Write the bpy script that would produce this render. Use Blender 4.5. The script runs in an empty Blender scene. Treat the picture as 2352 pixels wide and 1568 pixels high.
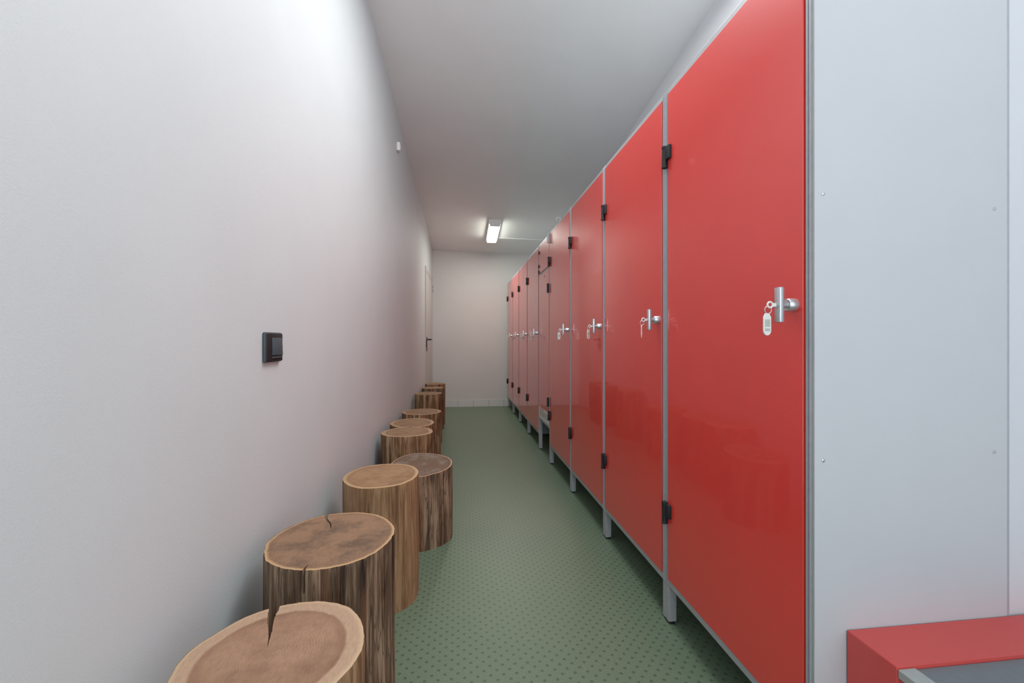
import bpy, bmesh, math, random
from mathutils import Vector, noise, Matrix
random.seed(7)
PI = math.pi
COL = bpy.context.scene.collection
H = 1.063                                   # camera height
YE = 7.14                                   # end wall
XL = 0.776                                  # front plane of the locker row
XR = 1.476                                  # wall behind the lockers
def wall_x(y): return -0.437 - 0.0216 * (YE - y)
def ceil_z(x, y): return H + 1.467 - 0.025 * x + 0.115 * (YE - y)

# ------------------------------------------------------------------ materials
def lin(c):
    return tuple((v / 255 / 12.92) if v / 255 <= 0.04045 else ((v / 255 + 0.055) / 1.055) ** 2.4 for v in c) + (1,)
class NT:
    def __init__(s, name):
        s.m = bpy.data.materials.new(name); s.m.use_nodes = True
        s.t = s.m.node_tree; s.b = s.t.nodes['Principled BSDF']
    def n(s, typ, **kw):
        nd = s.t.nodes.new(typ)
        for k, v in kw.items():
            if k.startswith('i_'): nd.inputs[k[2:]].default_value = v
            else: setattr(nd, k, v)
        return nd
    def l(s, a, b): s.t.links.new(a, b)
    def set(s, **kw):
        for k, v in kw.items(): s.b.inputs[k.replace('_', ' ')].default_value = v
        return s
    def math(s, op, a, b=None, clamp=False):
        nd = s.n('ShaderNodeMath', operation=op, use_clamp=clamp)
        for i, v in enumerate((a, b)):
            if v is None: continue
            if hasattr(v, 'links'): s.l(v, nd.inputs[i])
            else: nd.inputs[i].default_value = v
        return nd.outputs[0]
    def obj(s, scale=(1, 1, 1)):
        tc = s.n('ShaderNodeTexCoord'); mp = s.n('ShaderNodeMapping'); mp.inputs['Scale'].default_value = scale
        s.l(tc.outputs['Object'], mp.inputs['Vector']); return mp.outputs['Vector']
    def noise(s, vec, scale, detail=4, rough=.5, dist=0):
        nd = s.n('ShaderNodeTexNoise'); nd.inputs['Scale'].default_value = scale
        nd.inputs['Detail'].default_value = detail; nd.inputs['Roughness'].default_value = rough
        nd.inputs['Distortion'].default_value = dist
        s.l(vec, nd.inputs['Vector']); return nd.outputs['Fac']
    def ramp(s, fac, stops):
        nd = s.n('ShaderNodeValToRGB'); e = nd.color_ramp.elements
        while len(e) < len(stops): e.new(0.5)
        for el, (p, c) in zip(e, stops): el.position = p; el.color = c if len(c) == 4 else tuple(c) + (1,)
        s.l(fac, nd.inputs['Fac']); return nd.outputs['Color']
    def mix(s, fac, a, b, blend='MIX'):
        nd = s.n('ShaderNodeMix', data_type='RGBA', blend_type=blend)
        for i, v in ((0, fac), (6, a), (7, b)):
            if hasattr(v, 'links'): s.l(v, nd.inputs[i])
            else: nd.inputs[i].default_value = v
        return nd.outputs[2]
    def bump(s, h, strength, dist=.002):
        nd = s.n('ShaderNodeBump'); nd.inputs['Strength'].default_value = strength; nd.inputs['Distance'].default_value = dist
        s.l(h, nd.inputs['Height']); s.l(nd.outputs['Normal'], s.b.inputs['Normal'])
def simple(name, rgb, rough=.5, metal=0, var=.04, scale=20, bump=0):
    t = NT(name); t.set(Roughness=rough, Metallic=metal)
    v = t.obj(); f = t.noise(v, scale)
    c = lin(rgb); lo = tuple(x * (1 - var) for x in c[:3]) + (1,); hi = tuple(min(1, x * (1 + var)) for x in c[:3]) + (1,)
    t.l(t.ramp(f, [(.3, lo), (.7, hi)]), t.b.inputs['Base Color'])
    if bump: t.bump(f, bump, .001)
    return t.m

def wall_material(name, rgb, bump=.35):
    t = NT(name); t.set(Roughness=.65)
    v = t.obj(); f = t.noise(v, 3, 3)
    c = lin(rgb)
    t.l(t.ramp(f, [(.3, tuple(x * .97 for x in c[:3])), (.7, c[:3])]), t.b.inputs['Base Color'])
    g = t.noise(v, 260, 3, .6)
    t.bump(g, bump, .0012); return t.m
M = {}
M['wall'] = wall_material('painted_woodchip', (204, 210, 211))
M['wall_end'] = wall_material('painted_plaster_end', (206, 203, 201), .12)
M['wall_right'] = wall_material('painted_plaster', (226, 228, 231), .1)
M['ceiling'] = wall_material('ceiling_paint', (236, 238, 238), .06)
M['alu'] = simple('brushed_aluminium', (172, 175, 179), .45, .15, .05, 60)
M['alu_light'] = simple('light_aluminium', (176, 180, 178), .45, .4, .05, 60)
M['chrome'] = simple('satin_chrome', (200, 204, 208), .26, .75, .03, 80)
M['black'] = simple('black_plastic', (28, 31, 34), .55, 0, .1, 60)
M['black2'] = simple('charcoal_plastic', (66, 76, 82), .65, 0, .1, 60)
M['panel'] = simple('grey_laminate', (192, 195, 199), .38, 0, .012, 6)
M['carcass'] = simple('grey_carcass_board', (120, 124, 128), .5, 0, .03, 6)
M['grey_board'] = simple('slate_grey_board', (112, 118, 122), .5, 0, .04, 90)
M['tag'] = simple('milky_plastic_tag', (222, 228, 222), .3, 0, .03, 200)
M['tag_ins'] = simple('tag_paper', (176, 182, 174), .6, 0, .12, 400)
M['white_plastic'] = simple('white_plastic', (232, 232, 230), .4, 0, .02, 40)
M['added_filler'] = simple('added_white_filler', (208, 211, 216), .45, 0, .012, 6)
M['leaf'] = simple('door_leaf_paint', (192, 192, 187), .5, 0, .02, 8)
M['dark'] = simple('dark_slot', (46, 42, 42), .7, 0, .1, 30)

def red_mat(name, rgb=(205, 44, 42), rough=.4, gloss=1.0):
    t = NT(name); t.set(Roughness=rough)
    t.b.inputs['Specular IOR Level'].default_value = .3; t.b.inputs['Coat Weight'].default_value = gloss; t.b.inputs['Coat Roughness'].default_value = .035
    v = t.obj(); f = t.noise(v, 2.2, 2); c = lin(rgb)[:3]
    w = t.noise(t.obj((700, 700, 120)), 1, 2)
    base = t.ramp(f, [(.3, tuple(x * .94 for x in c)), (.7, c)])
    t.l(base, t.b.inputs['Base Color'])
    # faint smears left by cleaning change the gloss
    r = t.n('ShaderNodeMapRange'); r.inputs['To Min'].default_value = rough - .03; r.inputs['To Max'].default_value = rough + .035
    t.l(t.noise(v, 6, 3), r.inputs['Value']); t.l(r.outputs[0], t.b.inputs['Roughness'])
    return t.m
M['red'] = red_mat('red_laminate', (230, 66, 60))
M['red_bench'] = red_mat('red_bench_laminate', (208, 82, 78), .45, .15)

def tiles():
    t = NT('white_skirting_tiles'); t.set(Roughness=.25)
    tc = t.n('ShaderNodeTexCoord'); sx = t.n('ShaderNodeSeparateXYZ'); t.l(tc.outputs['Object'], sx.inputs[0])
    fr = t.math('FRACT', t.math('DIVIDE', t.math('ADD', sx.outputs[0], 5.03), .25))
    g = t.math('LESS_THAN', fr, .022)
    t.l(t.mix(g, lin((205, 204, 202)), lin((140, 139, 137))), t.b.inputs['Base Color']); return t.m
M['tiles'] = tiles()

def floor_mat():
    t = NT('green_dotted_vinyl'); t.set(Roughness=.42)
    tc = t.n('ShaderNodeTexCoord'); sx = t.n('ShaderNodeSeparateXYZ')
    # slight wobble of the pattern
    t.l(tc.outputs['Object'], sx.inputs[0])
    def lattice(off):
        ds = []
        for k in (0, 1):
            u = t.math('FRACT', t.math('ADD', t.math('DIVIDE', sx.outputs[k], .0415), 50.13 + off))
            u = t.math('MULTIPLY', t.math('SUBTRACT', u, .5), .0415); ds.append(t.math('MULTIPLY', u, u))
        return t.math('SQRT', t.math('ADD', *ds))
    d = t.math('MINIMUM', lattice(0), lattice(.5))
    v = t.obj(); d2 = t.math('ADD', d, t.math('MULTIPLY', t.math('SUBTRACT', t.noise(v, 300, 2), .5), .004))
    dot = t.n('ShaderNodeMapRange', interpolation_type='SMOOTHSTEP')
    dot.inputs['From Min'].default_value = .0066; dot.inputs['From Max'].default_value = .0042
    dot.inputs['To Min'].default_value = 0; dot.inputs['To Max'].default_value = .75
    t.l(d2, dot.inputs['Value'])
    n = t.noise(v, 180, 4, .7); n2 = t.noise(v, 1.6, 3)
    base = t.ramp(n, [(.3, lin((101, 118, 97))), (.7, lin((115, 131, 110)))])
    base = t.mix(n2, base, t.mix(1.0, base, (.84, .9, .84, 1), 'MULTIPLY'))
    c = t.mix(dot.outputs[0], base, lin((67, 86, 72)))
    t.l(c, t.b.inputs['Base Color'])
    t.bump(dot.outputs[0], .15, .001); return t.m
M['floor'] = floor_mat()

def trunk_mat(name, dark, mid, light, grain=70, contrast=.12, reddish=0.0, splits=1.0):
    t = NT(name); t.set(Roughness=.75)
    t.b.inputs['Specular IOR Level'].default_value = .25
    v = t.obj((1, 1, .045)); a = t.noise(v, grain, 6, .65, .6)
    b = t.noise(t.obj((1, 1, .16)), 16, 4, .6, .8)
    f = t.math('ADD', t.math('MULTIPLY', a, .55), t.math('MULTIPLY', b, .45))
    c = t.ramp(f, [(.5 - contrast, lin(dark)), (.5, lin(mid)), (.5 + contrast, lin(light))])
    # narrow dark splits that run with the grain
    s = t.noise(t.obj((1, 1, .05)), 38, 3, .5, 1.2)
    sp = t.math('ABSOLUTE', t.math('SUBTRACT', s, .5))
    k = t.n('ShaderNodeMapRange'); k.inputs['From Min'].default_value = 0; k.inputs['From Max'].default_value = .028
    t.l(sp, k.inputs['Value'])
    big = t.n('ShaderNodeMapRange'); big.inputs['From Min'].default_value = .42; big.inputs['From Max'].default_value = .6; big.inputs['To Min'].default_value = .1
    t.l(t.noise(t.obj((1, 1, .3)), 7, 2), big.inputs['Value'])
    c = t.mix(t.math('MULTIPLY', t.math('MULTIPLY', t.math('SUBTRACT', 1, k.outputs[0]), big.outputs[0]), splits), c, lin(tuple(int(x * .6) for x in dark)))
    if reddish:
        q = t.noise(t.obj((1, 1, .1)), 22, 2)
        q2 = t.n('ShaderNodeMapRange'); q2.inputs['From Min'].default_value = .55; q2.inputs['From Max'].default_value = .68; q2.inputs['To Max'].default_value = reddish
        t.l(q, q2.inputs['Value']); c = t.mix(q2.outputs[0], c, lin((150, 92, 58)))
    t.l(c, t.b.inputs['Base Color']); t.bump(f, .7, .006); return t.m
def top_mat(name, heart, ring, sap, sap_at=.8, rings=46, stain=(120, 98, 82), stain_amt=.3, rim=None, saw=.6):
    t = NT(name); t.set(Roughness=.7)
    t.b.inputs['Specular IOR Level'].default_value = .25
    at = t.n('ShaderNodeAttribute', attribute_name='rad')
    v = t.obj(); r = at.outputs['Fac']
    w = t.math('MULTIPLY', t.math('SUBTRACT', t.noise(v, 9, 3), .5), .09)
    rr = t.math('ADD', r, w)
    wave = t.math('SINE', t.math('MULTIPLY', rr, rings * 2 * PI))
    wave = t.math('ADD', t.math('MULTIPLY', wave, .5), .5)
    fade = t.noise(v, 14, 2); wave = t.math('MULTIPLY', wave, t.math('MULTIPLY', fade, .55))
    c = t.mix(wave, lin(heart), lin(ring))
    n = t.noise(v, 11, 5, .65)
    sm = t.n('ShaderNodeMapRange'); sm.inputs['From Min'].default_value = .46; sm.inputs['From Max'].default_value = .66; sm.inputs['To Max'].default_value = stain_amt
    t.l(n, sm.inputs['Value']); c = t.mix(sm.outputs[0], c, lin(stain))
    # darker ring where the heartwood meets the sapwood, then the pale sapwood
    e = t.math('ABSOLUTE', t.math('SUBTRACT', rr, sap_at - .03))
    em = t.n('ShaderNodeMapRange'); em.inputs['From Min'].default_value = 0; em.inputs['From Max'].default_value = .1; em.inputs['To Min'].default_value = .45; em.inputs['To Max'].default_value = 0
    t.l(e, em.inputs['Value']); c = t.mix(em.outputs[0], c, lin(ring))
    ss = t.n('ShaderNodeMapRange'); ss.inputs['From Min'].default_value = sap_at - .012; ss.inputs['From Max'].default_value = sap_at + .02
    t.l(rr, ss.inputs['Value']); c = t.mix(ss.outputs[0], c, lin(sap))
    # fine fibres and saw marks
    fine = t.noise(t.obj((1, .25, 1)), 240, 3, .6)
    c = t.mix(t.math('MULTIPLY', t.math('SUBTRACT', fine, .35), saw), c, lin(tuple(int(x * .55) for x in ring)))
    if rim:
        rm = t.n('ShaderNodeMapRange'); rm.inputs['From Min'].default_value = .935; rm.inputs['From Max'].default_value = .985
        t.l(r, rm.inputs['Value']); c = t.mix(rm.outputs[0], c, lin(rim))
    t.l(c, t.b.inputs['Base Color']); t.bump(t.math('ADD', fine, wave), .25, .0015); return t.m

def emit(name, rgb, s):
    t = NT(name); t.set(Roughness=.4); t.b.inputs['Base Color'].default_value = lin((240, 240, 235))
    t.b.inputs['Emission Color'].default_value = lin(rgb); t.b.inputs['Emission Strength'].default_value = s; return t.m

# ------------------------------------------------------------------ mesh helpers
class MB:
    def __init__(s): s.bm = bmesh.new()
    def box(s, x0, x1, y0, y1, z0, z1, bev=0, seg=2):
        r = bmesh.ops.create_cube(s.bm, size=1)
        for v in r['verts']:
            v.co = Vector(((x0 + x1) / 2 + v.co.x * (x1 - x0), (y0 + y1) / 2 + v.co.y * (y1 - y0), (z0 + z1) / 2 + v.co.z * (z1 - z0)))
        if bev:
            es = list({e for v in r['verts'] for e in v.link_edges})
            bmesh.ops.bevel(s.bm, geom=es, offset=bev, segments=seg, affect='EDGES', profile=.5)
        return s
    def prism(s, pts, a0, a1, axis='y', bev=0):
        def P(p, a):
            return {'y': (p[0], a, p[1]), 'x': (a, p[0], p[1]), 'z': (p[0], p[1], a)}[axis]
        A = [s.bm.verts.new(P(p, a0)) for p in pts]; B = [s.bm.verts.new(P(p, a1)) for p in pts]
        n = len(pts); fs = [s.bm.faces.new(A), s.bm.faces.new(B[::-1])]
        for i in range(n): fs.append(s.bm.faces.new((A[i], B[i], B[(i + 1) % n], A[(i + 1) % n])))
        if bev:
            es = list({e for f in fs for e in f.edges})
            bmesh.ops.bevel(s.bm, geom=es, offset=bev, segments=2, affect='EDGES', profile=.5)
        return s
    def tube(s, pts, rad, n=12, cap=True):
        pts = [Vector(p) for p in pts]; rads = rad if isinstance(rad, (list, tuple)) else [rad] * len(pts)
        rings = []; up = None
        for i, p in enumerate(pts):
            d = (pts[min(i + 1, len(pts) - 1)] - pts[max(i - 1, 0)])
            if d.length < 1e-9: d = pts[-1] - pts[0]
            d.normalize()
            if up is None:
                up = Vector((0, 0, 1)) if abs(d.z) < .9 else Vector((1, 0, 0))
            a = d.cross(up).normalized(); b = a.cross(d).normalized(); up = b
            rings.append([s.bm.verts.new(p + (a * math.cos(2 * PI * k / n) + b * math.sin(2 * PI * k / n)) * rads[i]) for k in range(n)])
        for r0, r1 in zip(rings, rings[1:]):
            for k in range(n): s.bm.faces.new((r0[k], r0[(k + 1) % n], r1[(k + 1) % n], r1[k]))
        if cap: s.bm.faces.new(rings[0][::-1]); s.bm.faces.new(rings[-1])
        return s
    def ring(s, c, R, r, axis='y', n=20, m=8, sq=1):
        vs = []
        for i in range(n):
            a = 2 * PI * i / n; row = []
            for j in range(m):
                b = 2 * PI * j / m; q = R + r * math.cos(b); h = r * math.sin(b)
                u, w = q * math.cos(a), q * math.sin(a) * sq
                row.append(s.bm.verts.new(Vector(c) + Vector({'y': (u, h, w), 'x': (h, u, w), 'z': (u, w, h)}[axis])))
            vs.append(row)
        for i in range(n):
            for j in range(m):
                s.bm.faces.new((vs[i][j], vs[(i + 1) % n][j], vs[(i + 1) % n][(j + 1) % m], vs[i][(j + 1) % m]))
        return s
    def build(s, name, mat, parent=None, smooth=False, loc=None):
        bmesh.ops.recalc_face_normals(s.bm, faces=s.bm.faces)
        me = bpy.data.meshes.new(name); s.bm.to_mesh(me); s.bm.free()
        me.materials.append(mat)
        if smooth:
            me.polygons.foreach_set('use_smooth', [True] * len(me.polygons))
            me.set_sharp_from_angle(angle=math.radians(35))
        o = bpy.data.objects.new(name, me); COL.objects.link(o)
        if parent: o.parent = parent
        if loc: o.location = loc
        return o
def tag(o, label=None, cat=None, group=None, kind=None):
    if label: o['label'] = label
    if cat: o['category'] = cat
    if group: o['group'] = group
    if kind: o['kind'] = kind
    return o
def thing(name, loc, label, cat, group=None):
    o = bpy.data.objects.new(name, None); o.empty_display_size = .05; COL.objects.link(o); o.location = loc
    return tag(o, label, cat, group)
def struct(name, mb, mat, loc=None): return tag(mb.build(name, mat, loc=loc), kind='structure')

# ------------------------------------------------------------------ room
Y0 = -1.8
def quad(name, pts, mat, thick):
    mb = MB(); A = [mb.bm.verts.new(p) for p in pts]; t = Vector(thick)
    B = [mb.bm.verts.new(Vector(p) + t) for p in pts]
    mb.bm.faces.new(A); mb.bm.faces.new(B[::-1])
    for i in range(4): mb.bm.faces.new((A[i], B[i], B[(i + 1) % 4], A[(i + 1) % 4]))
    return struct(name, mb, mat)
quad('floor', [(-.9, Y0, 0), (XR + .1, Y0, 0), (XR + .1, YE + .1, 0), (-.9, YE + .1, 0)], M['floor'], (0, 0, -.1))
lx0, lx1 = wall_x(Y0), wall_x(YE)
quad('wall_left', [(lx0, Y0, 0), (lx1, YE, 0), (lx1, YE, ceil_z(lx1, YE)), (lx0, Y0, ceil_z(lx0, Y0))], M['wall'], (-.12, 0, 0))
quad('wall_right', [(XR, Y0, 0), (XR, YE, 0), (XR, YE, ceil_z(XR, YE)), (XR, Y0, ceil_z(XR, Y0))], M['wall_right'], (.12, 0, 0))
quad('wall_end', [(lx1 - .12, YE, 0), (XR + .12, YE, 0), (XR + .12, YE, ceil_z(XR, YE)), (lx1 - .12, YE, ceil_z(lx1, YE))], M['wall_end'], (0, .12, 0))
quad('ceiling', [(-.85, Y0, ceil_z(-.85, Y0)), (XR + .12, Y0, ceil_z(XR + .12, Y0)), (XR + .12, YE + .12, ceil_z(XR + .12, YE + .12)), (-.85, YE + .12, ceil_z(-.85, YE + .12))], M['ceiling'], (0, 0, .1))
struct('trim_1', MB().box(XL + .508, XR, .8795, .895, 0, 2.3, .001), M['added_filler'])  # invented filler strip, set flush to catch light where the wall gap stays dim
struct('baseboard_end', MB().box(lx1 + .005, XR, YE - .008, YE, 0, .108, .001), M['tiles'])

# door in the left wall, near its far end
def on_left(y): return wall_x(y)
def slab(mb, y0, y1, z0, z1, out, back=.0):      # a board lying on the left wall
    pts = [(wall_x(y0) - back, y0), (wall_x(y0) + out, y0), (wall_x(y1) + out, y1), (wall_x(y1) - back, y1)]
    mb.prism(pts, z0, z1, 'z'); return mb
dr = tag(bpy.data.objects.new('door_1', None), kind='structure'); COL.objects.link(dr)
mb = MB(); slab(mb, 5.93, 5.99, 0, 2.08, .014, .01); slab(mb, 6.93, 6.99, 0, 2.08, .014, .01); slab(mb, 5.99, 6.93, 2.02, 2.08, .014, .01)
mb.build('door_frame', M['leaf'], dr)
mb = MB(); slab(mb, 5.993, 6.927, .01, 2.017, .010, .01); mb.build('door_leaf', M['leaf'], dr)
hx = wall_x(6.06) + .010
mb = MB(); mb.box(hx, hx + .008, 6.04, 6.078, .93, 1.125, .002)
mb.tube([(hx, 6.06, 1.09), (hx + .052, 6.06, 1.09), (hx + .056, 6.075, 1.09), (hx + .056, 6.18, 1.09)], .0095, 10)
mb.build('door_handle', M['black'], dr, True)
mb = MB(); slab(mb, 5.945, 5.975, .985, 1.09, .018, .01); mb.build('strike_plate', M['black'], dr)
mb = MB()
for z in (1.855, 1.92): mb.tube([(wall_x(6.93) + .026, 6.93, z - .022), (wall_x(6.93) + .026, 6.93, z + .022)], .011, 10)
mb.build('door_hinge', M['alu'], dr, True)

# ------------------------------------------------------------------ lockers
ZB, ZT = .147, 2.011
DEPTH = .5
def hinge(parent, y, z, side=1, black=True, nm='hinge'):
    # side=+1: barrel beyond the door edge towards +y
    mb = MB()
    mb.tube([(-.010, y, z - .040), (-.010, y, z - .0335), (-.010, y, z - .0325), (-.010, y, z + .0325), (-.010, y, z + .0335), (-.010, y, z + .040)],
            [.0112, .0112, .0095, .0095, .0112, .0112], 16)
    yy = sorted((y - side * .006, y - side * .036))
    mb.box(-.013, 0, yy[0], yy[1], z - .014, z + .037, .003)
    mb.box(-.004, 0, *sorted((y - side * .004, y + side * .012)), z - .036, z + .036, .001)
    return mb.build(nm, M['black'] if black else M['alu'], parent, True)
def handle(parent, y, z):
    mb = MB(); mb.tube([(0, y, z), (-.019, y, z), (-.022, y, z)], [.0155, .0155, .0135], 24)
    root = mb.build('handle', M['chrome'], parent, True)
    b = MB().tube([(-.020, y, z), (-.036, y, z)], .0075, 16).build('stem', M['chrome'], root, True)
    b = MB().box(-.045, -.033, y - .0095, y + .0095, z - .041, z + .041, .0024).build('grip_bar', M['chrome'], root, True)
    mb = MB().tube([(-.0445, y, z), (-.0475, y, z)], .0062, 16); mb.build('lock_cylinder', M['alu_light'], root, True)
    return root
def make_locker(w, y, label, narrow=False, end_panel=False):
    root = thing('locker', (XL, y, 0), label, 'locker', 'red-doored lockers in one row')
    s = .0245; g = .0008
    zl = .30 if narrow else ZB
    mb = MB()
    for a, b in ((g, s), (w - s, w - g)):
        mb.box(.003, .032, a, b, zl, ZT, .0012)
        mb.box(.0005, .0035, a + .006, a + .0095, zl + .001, ZT - .001); mb.box(.0005, .0035, b - .0095, b - .006, zl + .001, ZT - .001)
    mb.box(.0025, .030, s - .002, w - s + .002, ZT - .0185, ZT - .0005, .0012)
    mb.box(.0025, .030, s - .002, w - s + .002, zl, zl + .023, .0012)
    if narrow: mb.box(.0025, .030, s - .002, w - s + .002, 1.708, 1.724, .0012)
    mb.build('frame', M['alu'], root)
    d0, d1 = s + .002, w - s - .002
    if not narrow:
        d = MB().box(-.001, .017, d0, d1, zl + .025, ZT - .0205, .0012).build('door', M['red'], root)
        hinge(d, w - s + .006, 1.755); hinge(d, w - s + .006, .420)
        handle(d, .052, 1.148)
    else:
        d = MB().box(-.001, .017, d0, d1, 1.727, ZT - .0205, .0012).build('door', M['red'], root)
        hinge(d, s - .006, ZT - .045, -1, False)
        for z in (1.935, 1.80, 1.745): MB().box(-.010, 0, d1 - .012, d1 + .014, z - .014, z + .014, .002).build('latch', M['black'], d)
        d = MB().box(-.001, .017, d0, d1, .435, 1.705, .0012).build('door', M['red'], root)
        hinge(d, s - .006, 1.530, -1); hinge(d, s - .006, .535, -1)
        MB().tube([(0, w * .42, 1.665), (-.006, w * .42, 1.665)], .009, 14).build('lock_cylinder', M['alu'], d, True)
        pl = MB().box(0, .014, s, w - s, .324, .433, .001).build('plinth_panel', M['white_plastic'], root)
        pl['label'] = 'white plinth panel with dark upright slots'
        for k in range(6):
            yy = s + .07 + k * .065; MB().box(-.0012, .002, yy, yy + .012, .352, .408).build('slot', M['dark'], pl)
        for yy, r in ((.33, .011), (.40, .013), (.27, .010)):
            MB().tube([(-.002, yy, .424), (.003, yy, .424)], r, 12).build('red_dot', M['red'], pl)
    # carcass boards
    pm = M['panel'] if end_panel else M['carcass']
    sp = (MB().box(.0025, DEPTH, -.0030, .0004, zl, ZT, .0006) if end_panel else MB().box(.033, DEPTH, g, .0135, zl, ZT - .001, .0008)).build('side_panel', pm, root)
    if end_panel:
        sp['label'] = 'pale grey end panel with four small screws'
        for (X, z) in ((.799, H + .327), (1.2388, H + .31), (.799, H - .263), (1.2388, H - .257)):
            MB().tube([(X - XL, -.002, z), (X - XL, -.0042, z), (X - XL, -.0052, z)], [.0042, .0042, .002], 12).build('screw', M['chrome'], sp, True)
        MB().box(DEPTH - .003, DEPTH + .004, -.0035, .014, zl, ZT, .001).build('edge_strip', M['alu'], sp)
    MB().box(.033, DEPTH, w - .0135, w - g, zl, ZT - .001).build('side_panel', M['carcass'], root)
    MB().box(DEPTH - .012, DEPTH - .001, .015, w - .015, zl, ZT - .001).build('back_panel', M['carcass'], root)
    MB().box(.033, DEPTH - .013, .015, w - .015, ZT - .014, ZT - .002).build('top_panel', M['carcass'], root)
    MB().box(.033, DEPTH - .013, .015, w - .015, zl + .004, zl + .018).build('bottom_panel', M['carcass'], root)
    for (x0, x1, ya, yb) in ((.004, .034, g, s), (.004, .034, w - s, w - g), (DEPTH - .034, DEPTH - .004, .002, s), (DEPTH - .034, DEPTH - .004, w - s, w - .002)):
        lg = MB().box(x0, x1, ya, yb, .010, zl - .0005, .0012).build('leg', M['alu'], root)
        MB().tube([((x0 + x1) / 2, (ya + yb) / 2, 0), ((x0 + x1) / 2, (ya + yb) / 2, .0105)], .0115, 12).build('foot_cap', M['black'], lg, True)
    return root
posts = [.878, 1.578, 2.288, 3.006, 3.727, 4.250, 4.975, 5.70, 6.405, 7.06]
lab = ['red locker at the near end of the row, with the pale grey side panel',
       'second red locker from the near end, right behind the end one',
       'third red locker from the near end of the row',
       'red locker just before the narrow two-door one, with the hook on its top edge',
       'narrow locker with a small door over a tall one and a white slotted plinth',
       'red locker just beyond the narrow two-door one',
       'second red locker beyond the narrow two-door one',
       'second red locker from the white end wall',
       'last red locker of the row, against the white end wall']
klab = ['key with pale oval tag hanging from the handle nearest the grey end panel',
        'key with pale tag in the handle of the second locker',
        'key with pale tag in the handle of the third locker',
        'key with pale tag in the handle of the locker before the narrow one',
        None,
        'key with pale tag in the handle just beyond the narrow locker',
        'key with pale tag in the second handle beyond the narrow locker',
        'key with pale tag in the last handle but one before the end wall',
        'key with pale tag in the handle closest to the end wall']
def make_key(x, y, z, label, turn, tilt):
    r = thing('locker_key', (x, y, z), label, 'key', 'keys with pale tags in the locker handles')
    k = MB().box(-.010, .004, -.0012, .0012, -.004, .004).ring((-.015, 0, 0), .0065, .0022, 'y', 18, 6).build('key', M['tag'], r, True)
    rg = MB().ring((-.020, 0, -.012), .0085, .0011, 'y', 20, 6).build('split_ring', M['chrome'], r, True)
    n = 10; hw, z0, z1 = .0105, -.020, -.071
    pts = [(-.0055, z0), (.0055, z0), (hw, z0 - .009)]
    pts += [(hw * math.cos(a), z1 + hw - hw * math.sin(a)) for a in [PI * i / n for i in range(n + 1)]]
    pts += [(-hw, z0 - .009)]
    mb = MB().prism(pts, -.0015, .0015, 'y', .0004); t = mb.build('tag', M['tag'], r)
    t.location = (-.0225, 0, 0); t.rotation_euler = (0, tilt, turn)
    MB().box(-.0072, .0072, -.0019, .0019, z1 + .010, z0 - .014, .0003).build('paper_insert', M['tag_ins'], t)
    MB().box(-.0066, .0066, -.0023, .0023, z1 + .016, z1 + .020).build('paper_stripe', M['tag'], t)
    return r
rnd = random.Random(3)
for i in range(9):
    w = posts[i + 1] - posts[i]
    make_locker(w, posts[i], lab[i], narrow=(i == 4), end_panel=(i == 0))
    if klab[i]:
        make_key(XL - .0475, posts[i] + .052, 1.148, klab[i], [0.15, 1.1, .6, .2, 0, .4, .1, .8, .3][i], .0)
# hooks that stand up above the row
for (y, lb) in ((3.40, 'small grey wire hook on top of the locker before the narrow one'), (3.80, 'small grey wire hook above the top hinge of the narrow locker')):
    mb = MB(); mb.tube([(.02, 0, 0), (.02, 0, .030), (.014, 0, .040), (.002, 0, .043), (-.010, 0, .038), (-.014, 0, .026), (-.010, 0, .016)], .0032, 10)
    o = mb.build('wire_hook', M['alu'], None, True, (XL, y, ZT - .0005)); tag(o, lb, 'hook', 'wire hooks on the locker tops')

# ------------------------------------------------------------------ ceiling lamp + conduit
lamp_mat = emit('lit_diffuser', (250, 252, 238), 17)
LX, LY0, LY1 = .465, 5.74, 6.42
lamp = thing('ceiling_lamp', (LX, 0, 0), 'lit white box-shaped fluorescent lamp on the ceiling near the end wall', 'lamp')
def sec(y0, y1, w0, w1, h0, h1, nm, mat, bev=.003):       # a body hanging under the sloping ceiling
    mb = MB(); vs = []
    for y in (y0, y1):
        zc = ceil_z(LX, y) - .0005
        vs.append([mb.bm.verts.new(p) for p in ((-w0, y, zc - h0), (w0, y, zc - h0), (w1, y, zc - h1), (-w1, y, zc - h1))])
    A, B = vs; mb.bm.faces.new(A); mb.bm.faces.new(B[::-1])
    for k in range(4): mb.bm.faces.new((A[k], B[k], B[(k + 1) % 4], A[(k + 1) % 4]))
    bmesh.ops.bevel(mb.bm, geom=list(mb.bm.edges), offset=bev, segments=2, affect='EDGES', profile=.5)
    return mb.build(nm, mat, lamp)
sec(LY0, LY1, .080, .080, 0, .052, 'housing', M['white_plastic'])
sec(LY0, LY0 + .028, .076, .066, .050, .089, 'end_cap', M['white_plastic'], .004)
sec(LY1 - .028, LY1, .076, .066, .050, .089, 'end_cap', M['white_plastic'], .004)
sec(LY0 + .026, LY1 - .026, .074, .063, .051, .087, 'diffuser', lamp_mat, .006)
mb = MB(); pts = []
for k in range(2):
    x = LX + .085 + k * (XR - .002 - LX - .085); pts.append((x, 6.40, ceil_z(x, 6.40) - .008))
o = mb.tube(pts, .0085, 12).build('cable_conduit', M['white_plastic'], None, True)
tag(o, 'thin white cable conduit running along the ceiling from the lamp to the lockers', 'conduit')

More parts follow.
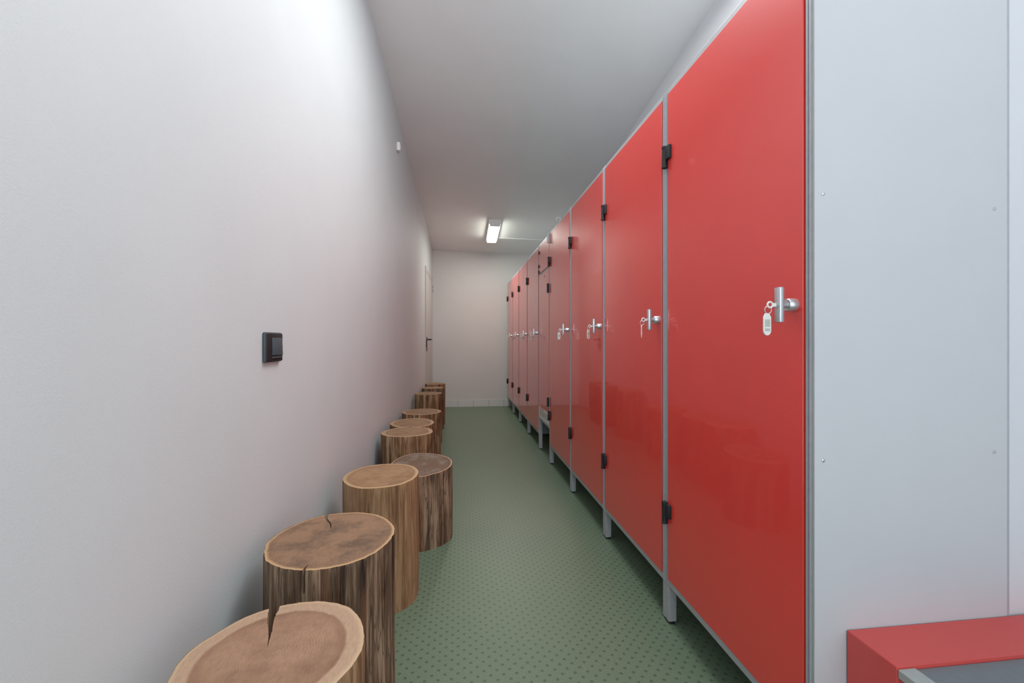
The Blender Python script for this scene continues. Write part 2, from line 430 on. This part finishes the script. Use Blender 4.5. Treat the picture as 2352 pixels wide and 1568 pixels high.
# ------------------------------------------------------------------ things on the left wall
wy = 1.380
sw = thing('wall_switch', (wall_x(wy), wy, 1.046), 'black surface-mounted wall switch on the white wall above the log stools', 'switch')
sw.rotation_euler.z = -.0216
MB().box(0, .009, -.056, .056, -.044, .044, .004, 3).build('mounting_box', M['black2'], sw, True)
MB().box(.006, .0125, -.052, .054, -.0425, .0425, .004, 3).build('cover_frame', M['black'], sw, True)
mb = MB(); mb.prism([(.011, -.024), (.0180, -.024), (.0168, .0), (.0152, .028), (.011, .028)], -.022, .042, 'y', .0012)
mb.build('rocker', M['black2'], sw, True)
MB().box(.011, .0162, -.022, .042, -.0325, -.028, .001).build('ledge', M['black2'], sw)
sy = 3.67
sn = thing('wall_sensor', (wall_x(sy), sy, 2.66), 'tiny white sensor box high on the wall just below the ceiling', 'sensor')
MB().box(0, .028, -.030, .030, -.034, .034, .006, 3).build('housing', M['white_plastic'], sn, True)
MB().box(.026, .034, -.018, .018, -.022, .004, .004, 3).build('lens_cover', M['panel'], sn, True)

# ------------------------------------------------------------------ bench in front of the end panel
BX, BY1, BY0, BZ = .855, .8725, .762, .421
bn = thing('bench', (BX, .4, 0), 'red bench with a grey seat board in an aluminium frame, beside the grey end panel', 'bench')
def L(y): return y - .4
W = .95
ob = MB().box(.0012, .5988, L(BY0), L(BY1), BZ - .022, BZ, .0004).build('top_board', M['red_bench'], bn); ob['label'] = 'narrow red shelf board along the back of the bench'
MB().box(0, .020, L(BY0) + .0003, L(BY1) - .0003, 0.0, BZ - .0007, .0005).build('side_panel', M['red_bench'], bn)
MB().box(.0205, .5795, L(BY1) - .018, L(BY1), .0, BZ - .0225).build('back_panel', M['red_bench'], bn)
MB().box(.580, .60, L(BY0) + .0003, L(BY1) - .0003, 0.0, BZ - .0007, .0005).build('side_panel', M['red_bench'], bn)
y0, y1 = L(-.10), L(BY0) - .0008
mb = MB(); mb.box(.002, .040, y0, y1, BZ - .021, BZ - .0035, .0015)
mb.box(.560, .598, y0, y1, BZ - .021, BZ - .0035, .0015)
mb.box(.040, .560, y0, y0 + .038, BZ - .021, BZ - .0035, .0015)
mb.build('seat_frame', M['alu_light'], bn)
ob = MB().box(.0415, .5585, y0 + .0395, y1, BZ - .020, BZ - .007, .001).build('seat_board', M['grey_board'], bn)
for x in (.004, .566):
    MB().box(x, x + .030, y0 + .002, y0 + .032, 0, BZ - .0215, .0015).build('leg', M['alu'], bn)

# ------------------------------------------------------------------ log stools
TM = dict(
 tan=trunk_mat('tan_stripped_trunk', (112, 84, 58), (150, 118, 86), (178, 146, 112), 80, .12, 0, .35),
 dark=trunk_mat('weathered_trunk', (48, 36, 28), (104, 84, 66), (160, 138, 114), 55, .10, .35, .8),
 brown=trunk_mat('brown_trunk', (64, 42, 28), (126, 96, 68), (176, 148, 118), 60, .11, .3, .8))
TP = dict(
 A=top_mat('broad_ringed_cut', (166, 132, 106), (132, 98, 78), (180, 150, 124), .80, 34, (120, 88, 70), .6, (190, 164, 134)),
 B=top_mat('brown_sawn_cut', (152, 120, 94), (124, 94, 72), (156, 126, 100), .97, 26, (92, 76, 64), .75, (190, 156, 116), .5),
 C=top_mat('pale_tan_cut', (162, 130, 98), (134, 102, 74), (172, 142, 110), .9, 22, (122, 92, 66), .7, (188, 156, 116), .3),
 D=top_mat('grey_brown_cut', (116, 92, 76), (90, 68, 54), (120, 92, 74), .97, 18, (134, 126, 114), .9, (186, 152, 124), .4),
 E=top_mat('tan_cut_pale_rim', (156, 126, 96), (124, 96, 70), (176, 146, 116), .84, 20, (108, 82, 60), .5, (186, 150, 116), .3))
# x, y, rx, ry, height, forward tilt of the cut, trunk, cut, crack list (angle, inner radius, half width), label
logs = [
 (-.330, .830, .157, .157, .500, 0, 'tan', 'A', [(113, .16, .0098, .3)], 'log stool with a wide wedge crack in its ringed pale-edged top, nearest the camera'),
 (-.351, 1.261, .168, .176, .520, 0, 'dark', 'B', [(112, .40, .0030, .05), (265, .86, .0022, .06)], 'thick dark-streaked log stool with a plain brown top, right behind the cracked one'),
 (-.327, 1.894, .155, .172, .500, 0, 'tan', 'C', [], 'smooth light tan log stool, third along the wall'),
 (-.212, 2.420, .168, .175, .396, .09, 'dark', 'D', [], 'low dark log stool with a greyish top, standing out from the wall'),
 (-.333, 2.854, .166, .155, .485, 0, 'brown', 'E', [], 'log stool with a pale bare patch below its rim, behind the low dark one'),
 (-.340, 3.200, .153, .160, .4785, .034, 'brown', 'E', [(268, .55, .0035, .06)], 'log stool with a short crack in the near edge of its pale-rimmed top'),
 (-.321, 3.770, .165, .172, .467, 0, 'brown', 'E', [], 'log stool with a concentric ringed top, seventh along the wall'),
 (-.330, 4.667, .142, .142, .518, 0, 'brown', 'E', [], 'tall thin brown log stool standing third from the far end'),
 (-.326, 5.400, .132, .132, .500, 0, 'dark', 'E', [], 'thin dark log stool standing second from the far end'),
 (-.315, 5.700, .129, .129, .520, 0, 'brown', 'E', [], 'thin brown log stool standing last, in front of the wall door'),
]
def make_log(i, x, y, rx, ry, zt, tilt, tk, tp, cracks, label):
    root = thing('log_stool', (x, y, 0), label, 'stool', 'log stools lined up along the wall')
    near = i < 4
    NA = 540 if i < 2 else (300 if near else 160); NR = 26 if near else 10; NZ = 46 if near else 20
    sd = Vector((i * 7.3, i * 3.1, 0))
    ridge = .0022 if tk == 'dark' else (.0012 if tk == 'tan' else .0022)
    def outline(a, z):
        ca, sa = math.cos(a), math.sin(a)
        k = 1 + .022 * noise.noise(Vector((ca * 1.3, sa * 1.3, i * 5.0))) * 2
        q = noise.noise(Vector((ca * 1.6, sa * 1.6, z * 1.5)) + sd) * .006
        q += noise.noise(Vector((ca * 9, sa * 9, z * 2.2)) + sd) * ridge
        q += noise.noise(Vector((ca * 28, sa * 28, z * 3.5)) + sd) * ridge * .5
        if zt - z < .006: q -= .0012
        t = 1 - z / zt                                     # taper or flare towards the floor
        fl = {0: .0, 1: .01, 2: .0, 3: .0, 4: .01, 5: .01, 6: -.03}.get(i, 0) * t
        return k * (1 + fl), q
    def crk(a, rn):
        """depth 0..1 of a crack at this polar place"""
        best = 0; shift = 0
        for (ang, inner, hw, dep) in cracks:
            if rn < inner: continue
            c0 = math.radians(ang) + (.03 if hw < .004 else .012) * math.sin(rn * 11 + ang)
            d = (a - c0 + PI) % (2 * PI) - PI
            half = hw * ((rn - inner) / (1 - inner)) ** (1.5 if hw > .006 else .8) / (rx * max(rn, .05))
            if abs(d) < half: best = max(best, dep)
        return best
    # trunk
    mb = MB(); rows = []
    zs = [zt * (k / NZ) for k in range(NZ + 1)]
    for k, z in enumerate(zs):
        row = []
        for j in range(NA):
            a = 2 * PI * j / NA; kk, q = outline(a, z)
            X, Y = (rx * kk + q) * math.cos(a), (ry * kk + q) * math.sin(a)
            zz = z
            if k == NZ: zz = z + tilt * Y - .0004
            elif tilt: zz = z + tilt * Y * (z / zt)
            dc = crk(a, 1.0)
            if dc and zz > zt - dc * .9: zz = zt - dc * .9; X *= .97; Y *= .97
            row.append(mb.bm.verts.new((X, Y, max(zz, 0))))
        rows.append(row)
    for r0, r1 in zip(rows, rows[1:]):
        for j in range(NA): mb.bm.faces.new((r0[j], r0[(j + 1) % NA], r1[(j + 1) % NA], r1[j]))
    mb.bm.faces.new(rows[0][::-1])
    mb.build('trunk', TM[tk], root, True)
    # sawn top
    mb = MB(); lay = mb.bm.verts.layers.float.new('rad')
    cx, cy = (.03 * rx, -.05 * ry) if i else (-.012, -.010)
    c = mb.bm.verts.new((cx, cy, zt + tilt * cy)); c[lay] = 0
    prev = None; alls = []
    for k in range(1, NR + 1):
        rn = k / NR; row = []
        for j in range(NA):
            a = 2 * PI * j / NA; kk, q = outline(a, zt)
            ex, ey = (rx * kk + q) * math.cos(a), (ry * kk + q) * math.sin(a)
            X, Y = cx + (ex - cx) * rn, cy + (ey - cy) * rn
            dc = crk(a, rn)
            z = zt + tilt * Y + .0006 * noise.noise(Vector((X * 30, Y * 30, i)))
            if k == NR: z -= .0012
            if dc: z -= dc * .9
            v = mb.bm.verts.new((X, Y, z)); v[lay] = rn; row.append(v)
        alls.append(row)
    for j in range(NA): mb.bm.faces.new((c, alls[0][j], alls[0][(j + 1) % NA]))
    for r0, r1 in zip(alls, alls[1:]):
        for j in range(NA): mb.bm.faces.new((r0[j], r1[j], r1[(j + 1) % NA], r0[(j + 1) % NA]))
    # open the rim of the top where a crack runs out
    o = mb.build('sawn_top', TP[tp], root, True)
    return root
for i, a in enumerate(logs): make_log(i, *a)

# ------------------------------------------------------------------ light
def area(name, loc, target, sx, sy, power, rgb):
    l = bpy.data.lights.new(name, 'AREA'); l.shape = 'RECTANGLE'; l.size = sx; l.size_y = sy; l.energy = power; l.color = rgb
    o = bpy.data.objects.new(name, l); COL.objects.link(o); o.location = loc
    o.rotation_euler = (Vector(target) - Vector(loc)).to_track_quat('-Z', 'Y').to_euler(); return o
area('daylight_window', (.35, -1.7, 1.5), (.35, 3, 1.75), 1.9, 2.4, 15, (.97, .985, 1.0))
area('ceiling_uplight', (.1, -.95, 1.9), (.5, .6, 2.6), .9, .9, 3, (.98, .99, 1.0))  # added uplight behind the camera, brightens the near ceiling
pl = bpy.data.lights.new('overhead_round_fill', 'POINT'); pl.energy = 9; pl.shadow_soft_size = .28; pl.color = (.98, .99, 1)  # unseen overhead light, made round so it brightens the ceiling as well
po = bpy.data.objects.new('overhead_round_fill', pl); COL.objects.link(po); po.location = (.50, .45, 2.70)
area('mid_corridor_fill', (.66, 1.70, 2.98), (.60, 1.75, 0), .7, 1.3, 39, (.98, .99, 1))  # added overhead source out of view, lifts the middle of the corridor
area('lamp_glow', (LX, 6.08, ceil_z(LX, 6.08) - .105), (LX, 6.08, 0), .12, .55, 15, (.97, 1, .93))
w = bpy.data.worlds.new('World'); bpy.context.scene.world = w; w.use_nodes = True
w.node_tree.nodes['Background'].inputs[0].default_value = (.86, .92, 1, 1)
w.node_tree.nodes['Background'].inputs[1].default_value = 1.6

# ------------------------------------------------------------------ camera
cam = bpy.data.cameras.new('camera'); co = bpy.data.objects.new('camera', cam); COL.objects.link(co)
co.location = (0, 0, H); co.rotation_euler = (PI / 2, 0, -math.atan(.12))
cam.sensor_width = 36; cam.lens = 36 * 1000 / 2352; cam.clip_start = .02
sc = bpy.context.scene; sc.camera = co
sc.view_settings.view_transform = 'Standard'; sc.view_settings.look = 'None'; sc.view_settings.exposure = 0
sc.cycles.max_bounces = 8; sc.cycles.diffuse_bounces = 5; sc.cycles.use_denoising = True
